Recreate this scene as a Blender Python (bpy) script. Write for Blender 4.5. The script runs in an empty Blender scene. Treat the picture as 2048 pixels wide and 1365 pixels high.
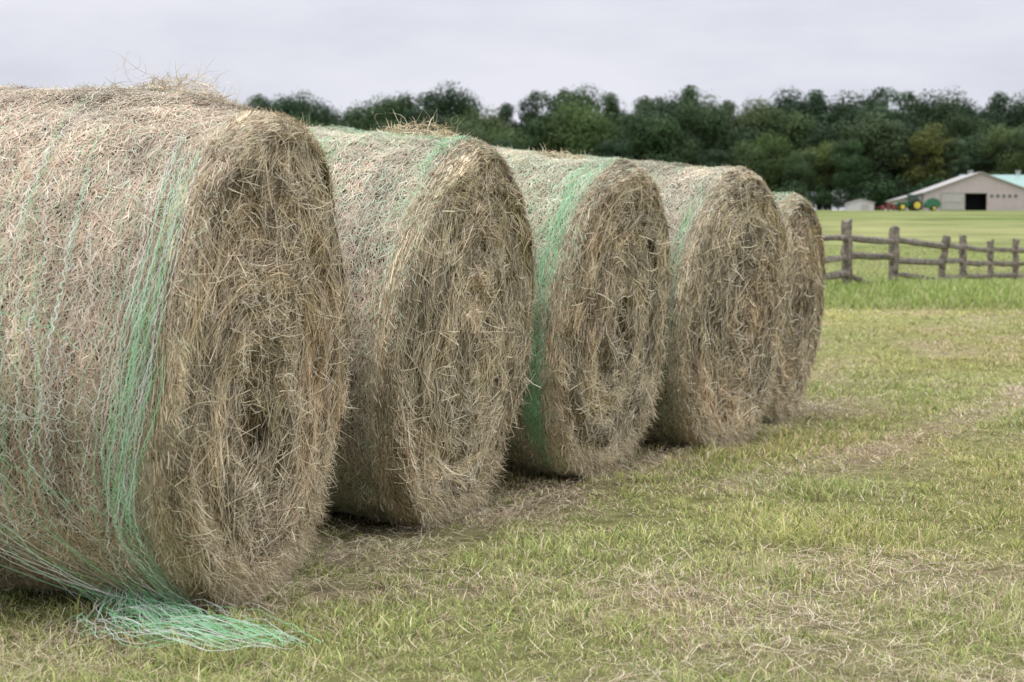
import bpy, bmesh, math, random
import numpy as np
from mathutils import Matrix, Vector
rng = np.random.default_rng(7)
random.seed(7)
S = bpy.context.scene
COL = S.collection
FPX = 3450.0; CH = 0.99; HY = 541.0

# ------------------------------------------------------------ noise
_T = np.random.default_rng(3).random((32, 32, 32)).astype(np.float32)
def vnoise(x, y, z=0.0):
    x, y, z = np.broadcast_arrays(np.asarray(x, float), np.asarray(y, float), np.asarray(z, float))
    xi = np.floor(x).astype(int); yi = np.floor(y).astype(int); zi = np.floor(z).astype(int)
    fx = x - xi; fy = y - yi; fz = z - zi
    fx = fx*fx*(3-2*fx); fy = fy*fy*(3-2*fy); fz = fz*fz*(3-2*fz)
    r = 0
    for i in (0, 1):
        for j in (0, 1):
            for k in (0, 1):
                w = (fx if i else 1-fx)*(fy if j else 1-fy)*(fz if k else 1-fz)
                r = r + w*_T[(xi+i) % 32, (yi+j) % 32, (zi+k) % 32]
    return r
def fbm(x, y, z=0.0, o=3):
    s = 0; a = 0.5; t = 0
    for i in range(o):
        s = s + a*vnoise(np.asarray(x)*2**i+i*7.3, np.asarray(y)*2**i+i*3.1, np.asarray(z)*2**i+i*5.7); t += a; a *= .5
    return s/t

# ------------------------------------------------------------ terrain
_ty = [-400, 0, 13, 20, 25, 34, 44, 53, 60, 100, 150, 200, 300, 360, 500, 900, 1500]
_tz = [0, 0, 0, .27, .45, .65, .60, .57, .74, 2.45, 5.0, 7.4, 11.35, 13.5, 17, 20, 22]
_g = np.arange(-400, 1500, 1.0); _gz = np.interp(_g, _ty, _tz)
_k = np.ones(5)/5
_gz = np.convolve(np.pad(_gz, 2, mode='edge'), _k, mode='valid')
def terr(x, y):
    x = np.asarray(x, float); y = np.asarray(y, float)
    z = np.interp(y, _g, _gz)
    row = -0.95+(y-5.2)*0.44
    s = np.clip(row-0.1-x, 0, 3.0)
    m = np.clip((14-y)/3, 0, 1)*np.clip((y+1)/3, 0, 1)
    z = z + 0.06*s*m
    near = np.clip((60-y)/30, 0, 1)
    z = z + (fbm(x*1.1+9, y*1.1+4)-.5)*0.035*near
    z = z + (fbm(x*.02+9, y*.02+4)-.5)*1.0*np.clip((y-90)/150, 0, 1)*np.clip((280-y)/60, 0, 1)
    return z
TRK = np.array([(.95, 7.7), (1.5, 8.4), (2.3, 9.9), (3.9, 13.2), (6.5, 18.0)])
def segdist(x, y, P):
    d = np.full(np.shape(x), 1e9)
    for a, b in zip(P[:-1], P[1:]):
        v = b-a; L = v@v
        t = np.clip(((x-a[0])*v[0]+(y-a[1])*v[1])/L, 0, 1)
        d = np.minimum(d, np.hypot(x-a[0]-t*v[0], y-a[1]-t*v[1]))
    return d
def dryf(x, y):
    x = np.asarray(x, float); y = np.asarray(y, float)
    n = fbm(x*1.6+3, y*1.1+8, 0, 4)
    d = np.clip((n-.48)*2.5, 0, .5)
    td = segdist(x+.12*(fbm(x*1.5, y*1.5, 2.2)-.5), y, TRK)
    f = np.clip(.2+1.6*(fbm(x*3.5, y*2.5, 4.4)-.2), 0, 1.2)
    d = d + .85*np.exp(-(td/.17)**2)*(.45+.6*f)
    row = -0.95+(y-5.2)*0.44
    s = x-row
    f2 = np.clip(.1+2.2*(fbm(x*7, y*5, 14.4, 2)-.3), 0, 1.2)
    d = d + np.clip(.66*np.exp(-((s-.14)/.22)**2), 0, 1)*(y < 13)*(y > 3.8)*f2
    d = d + .8*np.exp(-(segdist(x, y, np.array([(-.75, 5.05), (-.1, 5.35), (.35, 5.2)]))/.15)**2)*f2
    d = d + 1.0*np.exp(-(segdist(x, y, np.array([(.18, 4.85), (.36, 4.88)]))/.05)**2)*f
    d = d*np.clip((34-y)/10, 0.15, 1)
    return np.clip(d, 0, 1)

# ------------------------------------------------------------ mesh helpers
def mesh_np(name, V, F, C=None, mats=(), midx=None, smooth=False):
    me = bpy.data.meshes.new(name)
    V = np.asarray(V, np.float32); F = np.asarray(F, np.int32)
    n = F.shape[1]
    me.vertices.add(len(V)); me.vertices.foreach_set("co", V.ravel())
    me.loops.add(F.size); me.loops.foreach_set("vertex_index", F.ravel())
    me.polygons.add(len(F))
    me.polygons.foreach_set("loop_start", np.arange(0, F.size, n, dtype=np.int32))
    me.polygons.foreach_set("loop_total", np.full(len(F), n, np.int32))
    for m in mats: me.materials.append(m)
    if midx is not None: me.polygons.foreach_set("material_index", np.asarray(midx, np.int32))
    me.polygons.foreach_set("use_smooth", np.full(len(F), smooth))
    me.update(calc_edges=True)
    if C is not None:
        at = me.color_attributes.new("Col", 'FLOAT_COLOR', 'POINT')
        C = np.asarray(C, np.float32)
        if C.shape[1] == 3: C = np.hstack([C, np.ones((len(C), 1), np.float32)])
        at.data.foreach_set("color", C.ravel())
    return me
def add_obj(name, me, parent=None, **props):
    o = bpy.data.objects.new(name, me); COL.objects.link(o)
    if parent is not None: o.parent = parent
    for k, v in props.items(): o[k] = v
    return o
def norm(v): return v/np.maximum(np.linalg.norm(v, axis=-1, keepdims=True), 1e-9)
class Acc:
    def __init__(s): s.V = []; s.F = []; s.C = []; s.M = []; s.n = 0
    def add(s, V, F, C, m=0):
        s.V.append(V); s.F.append(F+s.n); s.C.append(C); s.M.append(np.full(len(F), m)); s.n += len(V)
    def mesh(s, name, mats, smooth=False):
        return mesh_np(name, np.vstack(s.V), np.vstack(s.F), np.vstack(s.C), mats, np.concatenate(s.M), smooth)
def strands(acc, O, D, Nn, L, W, C, bend=0.15, seg=3, m=0, taper=.3, bdir=None):
    n = len(O); D = norm(D)
    side = norm(np.cross(D, Nn)); up = norm(np.cross(side, D))
    b = side*rng.normal(0, 1, (n, 1)) + up*rng.normal(0, .35, (n, 1)) if bdir is None else bdir
    t = np.linspace(-.5, .5, seg+1)
    V = np.zeros((n, seg+1, 2, 3))
    for j, tt in enumerate(t):
        p = O + D*(tt*L)[:, None] + b*((tt*tt-.08)*L*bend*4)[:, None]
        w = W*(1-(1-taper)*abs(tt*2)**2)
        V[:, j, 0] = p-side*(w/2)[:, None]; V[:, j, 1] = p+side*(w/2)[:, None]
    base = (np.arange(n)*(2*(seg+1)))[:, None]
    F = np.concatenate([np.stack([base[:, 0]+2*j, base[:, 0]+2*j+1, base[:, 0]+2*j+3, base[:, 0]+2*j+2], 1) for j in range(seg)])
    CC = np.repeat(C, 2*(seg+1), axis=0)
    acc.add(V.reshape(-1, 3), F, CC, m)
def polyribbon(acc, P, Nn, W, C, m=0):
    n, k, _ = P.shape
    T = np.zeros_like(P); T[:, 1:-1] = P[:, 2:]-P[:, :-2]; T[:, 0] = P[:, 1]-P[:, 0]; T[:, -1] = P[:, -1]-P[:, -2]
    side = norm(np.cross(norm(T), Nn))*np.reshape(W, (-1, 1, 1))/2
    V = np.stack([P-side, P+side], 2)
    idx = np.arange(n*k*2).reshape(n, k, 2)
    F = np.stack([idx[:, :-1, 0], idx[:, :-1, 1], idx[:, 1:, 1], idx[:, 1:, 0]], -1).reshape(-1, 4)
    if C.ndim == 2: C = np.repeat(C[:, None, :], k, 1)
    CC = np.repeat(C.reshape(-1, C.shape[-1]), 2, axis=0)
    acc.add(V.reshape(-1, 3), F, CC, m)

# ------------------------------------------------------------ materials
def mat(name, col=(.5, .5, .5), rough=.85, attr=False, noise=None, bump=0, bscale=40, spec=.2, objrand=None, mapsc=None):
    m = bpy.data.materials.new(name); m.use_nodes = True
    nt = m.node_tree; b = nt.nodes["Principled BSDF"]
    b.inputs["Roughness"].default_value = rough
    b.inputs["Specular IOR Level"].default_value = spec
    b.inputs["Base Color"].default_value = (*col, 1)
    src = None
    if attr:
        a = nt.nodes.new("ShaderNodeAttribute"); a.attribute_name = "Col"; src = a.outputs["Color"]
    if noise:
        sc, lo, hi = noise
        tc = nt.nodes.new("ShaderNodeTexCoord")
        nz = nt.nodes.new("ShaderNodeTexNoise"); nz.inputs["Scale"].default_value = sc; nz.inputs["Detail"].default_value = 6
        nt.links.new(tc.outputs["Object"], nz.inputs["Vector"])
        mr = nt.nodes.new("ShaderNodeMapRange"); mr.inputs[1].default_value = .3; mr.inputs[2].default_value = .7
        mr.inputs[3].default_value = lo; mr.inputs[4].default_value = hi
        nt.links.new(nz.outputs["Fac"], mr.inputs[0])
        mx = nt.nodes.new("ShaderNodeVectorMath"); mx.operation = 'SCALE'
        if src is not None: nt.links.new(src, mx.inputs[0])
        else: mx.inputs[0].default_value = col
        nt.links.new(mr.outputs[0], mx.inputs["Scale"]); src = mx.outputs[0]
    if objrand:
        oi = nt.nodes.new("ShaderNodeObjectInfo"); cr = nt.nodes.new("ShaderNodeValToRGB")
        els = cr.color_ramp.elements
        els[0].color = (*objrand[0], 1); els[1].color = (*objrand[-1], 1)
        for i, c in enumerate(objrand[1:-1]):
            e = els.new((i+1)/(len(objrand)-1)); e.color = (*c, 1)
        nt.links.new(oi.outputs["Random"], cr.inputs[0])
        mm = nt.nodes.new("ShaderNodeVectorMath"); mm.operation = 'MULTIPLY'
        nt.links.new(src, mm.inputs[0]); nt.links.new(cr.outputs[0], mm.inputs[1])
        m2 = nt.nodes.new("ShaderNodeVectorMath"); m2.operation = 'SCALE'; m2.inputs["Scale"].default_value = 2.0
        nt.links.new(mm.outputs[0], m2.inputs[0]); src = m2.outputs[0]
    if src is not None: nt.links.new(src, b.inputs["Base Color"])
    if bump:
        tc = nt.nodes.new("ShaderNodeTexCoord")
        n2 = nt.nodes.new("ShaderNodeTexNoise"); n2.inputs["Scale"].default_value = bscale; n2.inputs["Detail"].default_value = 5
        if mapsc:
            mp = nt.nodes.new("ShaderNodeMapping"); mp.inputs["Scale"].default_value = mapsc
            nt.links.new(tc.outputs["Object"], mp.inputs[0]); nt.links.new(mp.outputs[0], n2.inputs["Vector"])
        else: nt.links.new(tc.outputs["Object"], n2.inputs["Vector"])
        bp = nt.nodes.new("ShaderNodeBump"); bp.inputs["Strength"].default_value = bump; bp.inputs["Distance"].default_value = .02
        nt.links.new(n2.outputs["Fac"], bp.inputs["Height"]); nt.links.new(bp.outputs[0], b.inputs["Normal"])
    return m
def trans(m, f):
    nt = m.node_tree; b = nt.nodes["Principled BSDF"]; out = nt.nodes["Material Output"]
    t = nt.nodes.new("ShaderNodeBsdfTranslucent"); mx = nt.nodes.new("ShaderNodeMixShader"); mx.inputs[0].default_value = f
    l = b.inputs["Base Color"].links
    if l: nt.links.new(l[0].from_socket, t.inputs[0])
    nt.links.new(b.outputs[0], mx.inputs[1]); nt.links.new(t.outputs[0], mx.inputs[2]); nt.links.new(mx.outputs[0], out.inputs[0])
    return m
M_hay = trans(mat("hay_straw", attr=True, rough=.7, spec=.2), .08)
M_core = mat("hay_core", attr=True, rough=1, spec=0, noise=(60, .5, 1.3), bump=1, bscale=90)
M_net = trans(mat("net_plastic", attr=True, rough=.45, spec=.3), .25)
M_grass = trans(mat("grass_blades", attr=True, rough=.6, spec=.2), .25)
M_leaf = trans(mat("tree_leaves", attr=True, rough=.6, spec=.1, objrand=[(.22, .27, .34), (.47, .48, .45), (.32, .37, .41), (.42, .49, .41), (.25, .30, .35), (.56, .55, .46), (.35, .40, .44)]), .15)
M_bark = mat("tree_bark", (.09, .075, .06), 1, noise=(3, .6, 1.3), bump=.6, bscale=8)
M_wood = mat("weathered_wood", (.24, .205, .165), .9, noise=(9, .3, 1.45), bump=1, bscale=18, mapsc=(2, 2, 1))
M_wall = mat("barn_siding", (.47, .405, .38), .8, noise=(1.2, .92, 1.05))
M_green = mat("green_metal_roof", (.27, .41, .36), .5, noise=(1, .9, 1.1))
M_trim = mat("white_trim", (.44, .42, .395), .6, noise=(2, .93, 1.03))
M_shed = mat("white_shed_siding", (.55, .54, .54), .6, noise=(2, .93, 1.03))
M_dark = mat("barn_interior_shade", (.012, .012, .014), .9, noise=(2, .8, 1.2))  # near-black colour stands in for shade inside the open doorway
M_pale = mat("pale_panel", (.43, .41, .37), .7, noise=(2, .9, 1.05))
M_glass = mat("window_glass", (.09, .09, .09), .15, spec=.5, noise=(2, .8, 1.2))
M_tg = mat("green_paint", (.03, .15, .065), .4, spec=.5, noise=(3, .85, 1.1))
M_ty = mat("yellow_paint", (.66, .52, .07), .45, spec=.5, noise=(3, .9, 1.1))
M_tr = mat("red_paint", (.26, .06, .055), .5, spec=.5, noise=(3, .85, 1.1))
M_tyre = mat("tyre_rubber", (.02, .02, .02), .85, noise=(5, .8, 1.2))

# ------------------------------------------------------------ ground
def edge_y(x): return 24+2.2*(fbm(x*.35, 3.3, 7)-.5)
def build_ground():
    ys = np.concatenate([np.linspace(-60, 2.5, 22)[:-1], np.linspace(2.5, 16, 190)[:-1], np.linspace(16, 60, 200)[:-1],
                         np.linspace(60, 400, 160)[:-1], np.linspace(400, 1500, 30)])
    u = np.linspace(-1, 1, 261); xs = np.sinh(u*5.6)/np.sinh(5.6)*900
    X, Y = np.meshgrid(xs, ys); Z = terr(X, Y)
    V = np.stack([X, Y, Z], -1).reshape(-1, 3)
    ny, nx = X.shape; I = np.arange(nx*ny).reshape(ny, nx)
    F = np.stack([I[:-1, :-1], I[:-1, 1:], I[1:, 1:], I[1:, :-1]], -1).reshape(-1, 4)
    d = dryf(X, Y).reshape(-1, 1)
    x = X.reshape(-1, 1); y = Y.reshape(-1, 1)
    g = np.array([[.25, .25, .10]]); dr = np.array([[.36, .29, .19]])
    C = g*(1-d)+dr*d
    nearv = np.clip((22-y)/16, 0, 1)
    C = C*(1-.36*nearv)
    far = np.clip((y-26)/12, 0, 1)
    st = np.clip((fbm(x*.04+2, y*.10+5, 0, 4)-.35)*2.6, 0, 1)
    st2 = np.clip((fbm(x*.25+2, y*.25+5, 3, 4)-.3)*2.2, 0, 1)
    fc = np.array([[.165, .215, .074]])*(1-st)+np.array([[.31, .32, .14]])*st
    fc = fc*(.70+.45*st2)
    C = C*(1-far)+fc*far
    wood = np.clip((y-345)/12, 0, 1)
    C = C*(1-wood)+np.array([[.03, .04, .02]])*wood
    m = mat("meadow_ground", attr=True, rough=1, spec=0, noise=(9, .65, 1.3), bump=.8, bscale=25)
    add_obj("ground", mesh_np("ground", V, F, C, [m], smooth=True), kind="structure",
            label="mown yellow green hay meadow rising to a wood")
build_ground()

# ------------------------------------------------------------ grass
def pal(n, cols, p):
    c = np.array(cols)[rng.choice(len(cols), n, p=p)]
    return c*rng.normal(1, .16, (n, 1)).clip(.5, 1.5)
def build_grass():
    n1 = 450000
    d = np.exp(rng.uniform(np.log(3.1), np.log(24), n1))
    n2 = 140000
    d2 = 22.5+(95-22.5)*rng.random(n2)**1.6
    d = np.concatenate([d, d2]); n = n1+n2
    x = rng.uniform(-1, 1, n)*(0.345*d+.55); y = d
    row = -0.95+(y-5.2)*0.44
    hid = ((x < row-.55) & (y > 5.8) & (y < 14)) | ((y >= 14) & (x < y*.10))
    k = ~hid; x = x[k]; y = y[k]; n = len(x)
    dr = dryf(x, y)
    tall = np.clip((y-edge_y(x))/.6, 0, 1)*np.clip((60-y)/16, 0.25, 1)*(y > 20)
    clump = fbm(x*2.2+1, y*2.2+6, 2, 3)
    tuftn = np.clip((fbm(x*6+1, y*6+6, 12, 2)-.59)*6, 0, 1)
    bare = np.clip((.42-fbm(x*7+1, y*7+6, 22, 2))*6, 0, 1)
    c2 = fbm(x*.6+1, y*.3+6, 9, 2)
    h = (.018+.045*np.clip((clump-.3)*2, 0, 1.3)+.042*tuftn)*(1-.45*dr)*(1-.55*bare)*rng.uniform(.4, 1.7, n)
    h = h+tall*rng.uniform(.05, .28, n)*(.15+1.5*c2)
    far = np.clip((y-55)/20, 0, 1); h = h+far*.05
    w = .0029*(y/4.5)**.90*rng.uniform(.5, 1.45, n)
    lean = rng.uniform(0, 2*np.pi, n); la = np.abs(rng.normal(.78, .45, n)).clip(0, 1.5)*(1-.6*tall)
    O = np.stack([x, y, terr(x, y)-.004], 1)
    U = np.stack([np.cos(lean)*np.sin(la), np.sin(lean)*np.sin(la), np.cos(la)], 1)
    rot = rng.uniform(0, 2*np.pi, n)
    Sd = np.stack([np.cos(rot), np.sin(rot)*.6, np.zeros(n)], 1)
    bendv = np.stack([np.cos(lean), np.sin(lean), -.5*np.ones(n)], 1)*(h*rng.uniform(.05, .7, n))[:, None]
    V = np.zeros((n, 5, 3))
    mid = O+U*(h*.55)[:, None]; tip = O+U*h[:, None]+bendv
    V[:, 0] = O-Sd*(w/2)[:, None]; V[:, 1] = O+Sd*(w/2)[:, None]
    V[:, 2] = mid+Sd*(w*.42)[:, None]; V[:, 3] = mid-Sd*(w*.42)[:, None]; V[:, 4] = tip
    b = np.arange(n)*5
    q = np.stack([b, b+1, b+2, b+3], 1)
    tri = np.stack([b+3, b+2, b+4], 1)
    isdry = rng.random(n) < (.25+.60*dr+.2*bare)*(1-.85*tall)*(1-.6*tuftn)
    cg = pal(n, [(.41, .48, .15), (.54, .57, .21), (.23, .32, .09), (.66, .65, .30)], [.33, .32, .20, .15])
    cd = pal(n, [(.70, .60, .40), (.56, .44, .29), (.76, .68, .48), (.38, .27, .19)], [.38, .27, .18, .17])
    C = np.where(isdry[:, None], cd, cg)
    big = fbm(x*.45+4, y*.3+2, 1, 3)[:, None]
    C = C*(.76+.52*big)
    yel = np.clip((fbm(x*.8+14, y*.5+2, 6, 3)[:, None]-.42)*3, 0, 1)
    C = C*(1+yel*np.array([[.14, .04, .0]]))
    tc = pal(n, [(.24, .35, .08), (.36, .44, .13), (.47, .50, .22), (.55, .51, .28)], [.42, .35, .14, .09])
    C = C*(1-tall[:, None])+tall[:, None]*tc
    CC = np.repeat(C, 5, 0).reshape(n, 5, 3); CC[:, :2] *= .52; CC[:, 4] *= 1.1  # painted shading: roots darkened, tips lightened
    V = V.reshape(-1, 3); CC = CC.reshape(-1, 3)
    me = bpy.data.meshes.new("grass")
    me.vertices.add(len(V)); me.vertices.foreach_set("co", V.astype(np.float32).ravel())
    loops = np.concatenate([q.ravel(), tri.ravel()]).astype(np.int32)
    me.loops.add(len(loops)); me.loops.foreach_set("vertex_index", loops)
    me.polygons.add(2*n)
    me.polygons.foreach_set("loop_start", np.concatenate([np.arange(n)*4, 4*n+np.arange(n)*3]).astype(np.int32))
    me.polygons.foreach_set("loop_total", np.concatenate([np.full(n, 4), np.full(n, 3)]).astype(np.int32))
    me.materials.append(M_grass); me.update(calc_edges=True)
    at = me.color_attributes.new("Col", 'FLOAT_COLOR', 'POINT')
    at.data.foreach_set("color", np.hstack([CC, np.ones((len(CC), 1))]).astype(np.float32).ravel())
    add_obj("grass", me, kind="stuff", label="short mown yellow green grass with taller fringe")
    acc = Acc()
    n = 120000
    d = np.exp(rng.uniform(np.log(3.2), np.log(24), n)); x = rng.uniform(-1, 1, n)*(0.345*d+.5); y = d
    dr = dryf(x, y); row = -0.95+(y-5.2)*0.44
    cl = np.clip((fbm(x*3+4, y*3+4, 30, 2)-.5)*3, 0, 1)
    foot = np.exp(-((x-row-.12)/.22)**2)*(y < 13)
    k = (rng.random(n) < .05+.10*cl+.78*dr**1.6+.38*foot) & ~((x < row-.4) & (y > 5.8)); x = x[k]; y = y[k]; dr = dr[k]; n = len(x)
    z = terr(x, y)+.012+.035*rng.random(n)*(.3+dr)
    a = rng.uniform(0, 2*np.pi, n)
    D = np.stack([np.cos(a), np.sin(a), rng.normal(0, .16, n)], 1)
    C = pal(n, [(.64, .55, .38), (.53, .42, .29), (.72, .64, .48), (.32, .24, .16)], [.35, .3, .17, .18])
    strands(acc, np.stack([x, y, z], 1), D, np.tile([0, 0, 1.], (n, 1)), rng.uniform(.03, .16, n), .0024*(y/4.5)**.85, C, .12)
    add_obj("hay_litter", acc.mesh("hay_litter", [M_hay]), kind="stuff", label="loose dry hay stalks scattered over the mown grass")
build_grass()

# ------------------------------------------------------------ bales
SH = .09
HAYF = [(.70, .60, .41), (.56, .49, .31), (.42, .37, .23), (.37, .27, .165), (.84, .76, .57), (.20, .145, .09)]
HAYS = [(.72, .60, .45), (.57, .45, .33), (.74, .64, .50), (.45, .39, .26), (.58, .39, .28), (.82, .74, .61)]
class Bale:
    def __init__(s, cx, cy, R, th, tilt, L, seed, swirl=(0, 0), hole=.03):
        s.R = R; s.L = L; s.seed = seed; s.sw = swirl; s.hole = hole
        s.drop = .945*R; s.hr = .085 if hole > .08 else .06
        cz = float(terr(cx, cy))+s.drop-.01
        s.M = Matrix.Translation((cx, cy, cz)) @ Matrix.Rotation(-math.radians(th), 4, 'Z') @ Matrix.Rotation(math.radians(tilt), 4, 'Y')
    def flat(s, P):
        z = P[..., 2]; lim = -.92*s.R
        P[..., 2] = np.where(z < lim, lim+(z-lim)*.3, z); return P
    def rad(s, a):
        e = np.minimum(-a, a+s.L)
        q = np.clip(1-e/SH, 0, 1)
        u = (a+s.L/2)/(s.L/2)
        return s.R*(1.008-.016*u*u)-SH*.8*(1-np.sqrt(1-q*q*.98))
    def side(s, a, ph, off=0.0):
        x, y, z = np.broadcast_arrays(a*1.0, np.cos(ph), np.sin(ph))
        n1 = fbm(x*2.2+s.seed, y*1.7+4, z*1.7+9, 3)-.5
        n2 = vnoise(x*14+s.seed, y*12+4, z*12+9)-.5
        n3 = vnoise(x*30+s.seed, y*4+14, z*4+9)-.5
        r = s.rad(a)+n1*.085+n2*.012+n3*.009+off
        P = np.stack([x, np.sin(ph)*r*-1, np.cos(ph)*r], -1)
        return s.flat(P)
    def hd(s, y, z):
        ds = np.hypot(y-s.sw[0], (z-s.sw[1])*.75)
        return ds*(1+1.3*(fbm(y*9+s.seed, z*9, 17, 2)-.5))
    def hface(s, y, z):
        rho = np.hypot(y, z)
        q = np.clip((rho-(s.R-SH*.8))/(SH*.8), 0, 1)
        h = -SH*(1-np.sqrt(1-q*q*.98))
        ds = np.hypot(y-s.sw[0], z-s.sw[1])
        an = np.arctan2(z-s.sw[1], y-s.sw[0])
        n = fbm(y*3+s.seed, z*3+2, 5, 3)-.5
        n2 = fbm(np.cos(an)*1.5+s.seed*1.7, np.sin(an)*1.5, ds*15+an*.5, 3)-.5
        n3 = fbm(y*16+s.seed, z*16, 7, 2)-.5
        h = h+(n*.045+n2*.085+n3*.035)*np.clip(1-q, .10, 1)+.02*(1-(rho/s.R)**2)
        h = h-s.hole*np.exp(-(s.hd(y, z)/s.hr)**2)
        return h
    def face(s, y, z, off=0.0, h=None):
        rho = np.hypot(y, z)+1e-6
        n1 = fbm(s.seed-.11+0*y, z/rho*1.7+4, -y/rho*1.7+9, 3)-.5
        k = 1+(n1*.085+.004)/s.R*(rho/s.R)**2
        hh = s.hface(y, z)+off if h is None else h
        return s.flat(np.stack([hh, y*k, z*k], -1))

def make_bale(b, wf, ns, nf, label, green=.3, patch=None, netw=1.0):
    root = bpy.data.objects.new("hay_bale", None); COL.objects.link(root)
    root.matrix_world = b.M; root["label"] = label; root["category"] = "hay bale"; root["group"] = "round hay bales in a row"
    acc = Acc(); R = b.R; L = b.L
    A = np.linspace(-L, 0, 50); A = np.concatenate([[-L+.001], A[1:-1], [-.001]]); PH = np.linspace(0, 2*np.pi, 181)
    a, p = np.meshgrid(A, PH, indexing='ij'); V = b.side(a, p, -.022)
    nz = fbm(a*9, np.cos(p)*6+3, np.sin(p)*6+8)[..., None]
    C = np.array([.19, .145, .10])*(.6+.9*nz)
    I = np.arange(a.size).reshape(a.shape)
    F = np.stack([I[:-1, :-1], I[1:, :-1], I[1:, 1:], I[:-1, 1:]], -1).reshape(-1, 4)
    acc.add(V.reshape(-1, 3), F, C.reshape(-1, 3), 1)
    for sgn in (1, -1):
        rr = np.linspace(.001, 1, 70)*(R-.012)
        r, p = np.meshgrid(rr, PH, indexing='ij'); y = r*np.sin(p); z = r*np.cos(p)
        h = b.hface(y, z)-.025
        V = b.face(y, z, 0, h if sgn > 0 else -L-h-.02)
        nz = fbm(y*9, z*9, 1)[..., None]; C = np.array([.10, .072, .042])*(.5+1.0*nz)  # core kept dark so gaps in the face straw look shaded
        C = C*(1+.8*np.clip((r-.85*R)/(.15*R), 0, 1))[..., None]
        I = np.arange(r.size).reshape(r.shape)
        F = np.stack([I[:-1, :-1], I[1:, :-1], I[1:, 1:], I[:-1, 1:]], -1).reshape(-1, 4)
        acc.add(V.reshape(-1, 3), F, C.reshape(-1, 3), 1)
    n = ns
    a = rng.uniform(-L, -.0, n); ph = rng.uniform(-.75, 2.85, n)
    ne = n//10; a[:ne] = -rng.random(ne)*.08
    O = b.side(a, ph); N = np.stack([np.zeros(n), -np.sin(ph), np.cos(ph)], 1)
    T = np.stack([np.zeros(n), -np.cos(ph), -np.sin(ph)], 1); X = np.tile([1., 0, 0], (n, 1))
    nr = np.exp(-(a/.09)**2)
    N = norm(N+X*(.8*np.exp(-(a/.05)**2))[:, None])
    ang = rng.normal(0, .75, n)*(1-.5*nr)
    D = T*np.cos(ang)[:, None]+X*np.sin(ang)[:, None]+N*rng.normal(.0, .06, n)[:, None]
    C = pal(n, HAYS, [.25, .2, .2, .15, .1, .1])
    Cf = pal(n, HAYF, [.27, .24, .17, .14, .12, .06])
    C = np.where((rng.random(n) < nr*.8)[:, None], Cf, C)
    cl = fbm(a*5+b.seed, np.cos(ph)*4, np.sin(ph)*4)
    cl2 = fbm(a*16+b.seed, np.cos(ph)*3, np.sin(ph)*3+5, 2)
    C = C*(.58+.76*cl)[:, None]*(.74+.50*cl2)[:, None]
    gz = np.clip((fbm(a*2.5+b.seed, ph*1.2+1, 3, 2)-.62+green*1.2)*3, 0, 1)*(green > .2)
    C = np.where((rng.random(n) < .05+.20*gz)[:, None], pal(n, [(.48, .66, .42), (.64, .74, .56), (.56, .68, .48)], [.30, .36, .34]), C)
    O = O+N*(rng.random((n, 1))**2*.008-.005)
    strands(acc, O, D, N, rng.uniform(.02, .075, n)*(1+.5*nr), wf*rng.uniform(.5, 1.2, n), C, .06, 2)
    m = ns//24; i = rng.choice(n, m, replace=False)
    D2 = D[i]*.7+N[i]*rng.uniform(.1, .8, (m, 1))
    strands(acc, O[i]+N[i]*.008, D2, np.cross(D2, X[i]), rng.uniform(.02, .045, m), np.full(m, wf*.5), C[i]*1.1, .2, 3)
    # face straw
    n = nf
    rho = R*np.sqrt(rng.random(n))*.995; ph = rng.uniform(0, 2*np.pi, n)
    y = rho*np.sin(ph); z = rho*np.cos(ph)
    O = b.face(y, z)
    dy = y-b.sw[0]; dz = z-b.sw[1]; ds = np.hypot(dy, dz)+1e-4
    wr = np.clip(rho/R, 0, 1)[:, None]**2
    tg = norm(np.stack([-dz, dy], 1))*(1-wr)+norm(np.stack([-z, y], 1))*wr
    clang = (fbm(y*7+b.seed, z*7, 8, 2)-.5)*1.6
    rimk = np.clip((R-rho)/.15, .3, 1)
    ang = (clang+rng.normal(0, .34, n))*rimk
    wild = rng.random(n) < .16; ang = np.where(wild, rng.uniform(-1.5, 1.5, n)*rimk, ang)
    ca, sa = np.cos(ang), np.sin(ang)
    D = np.stack([rng.normal(.0, .05, n), tg[:, 0]*ca-tg[:, 1]*sa, tg[:, 0]*sa+tg[:, 1]*ca], 1)
    e = .012
    N = norm(np.stack([np.ones(n), -(b.hface(y+e, z)-b.hface(y-e, z))/(2*e), -(b.hface(y, z+e)-b.hface(y, z-e))/(2*e)], 1))
    D = D - N*np.sum(D*N, 1, keepdims=True)*.75
    D = D + N*(np.abs(rng.normal(0, .22, (n, 1)))*(rng.random((n, 1)) < .15)*rimk[:, None])
    C = pal(n, HAYF, [.27, .24, .16, .12, .15, .06])
    cl = fbm(y*8+b.seed, z*8, 3, 3); C = C*(.45+1.0*cl)[:, None]
    an = np.arctan2(dz, dy)
    ring = fbm(np.cos(an)*1.1+b.seed, np.sin(an)*1.1, ds*28+an*.5, 2); C = C*(.24+1.42*ring)[:, None]
    hr = fbm(y*2.2+b.seed*3, z*2.2, 11, 2)[:, None]
    C = C*(1+np.clip(hr-.45, 0, 1)*np.array([[.25, -.02, -.12]]))
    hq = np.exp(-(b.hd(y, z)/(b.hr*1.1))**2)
    C = C*(1-(.86 if b.hole > .08 else .35)*hq)[:, None]  # shade of the hollow painted into the straw colour
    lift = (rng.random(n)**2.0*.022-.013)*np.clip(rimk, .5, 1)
    O = O+N*lift[:, None]; C = C*(.46+.62*np.clip((lift+.013)/.018, 0, 1))[:, None]  # deep stalks coloured darker: painted shade between the straw
    Ln = np.minimum(rng.gamma(2.0, .034, n)+.018, .24)*np.clip((R+.02-rho)/.12, .45, 1)*np.clip(ds/.16, .35, 1)
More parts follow.
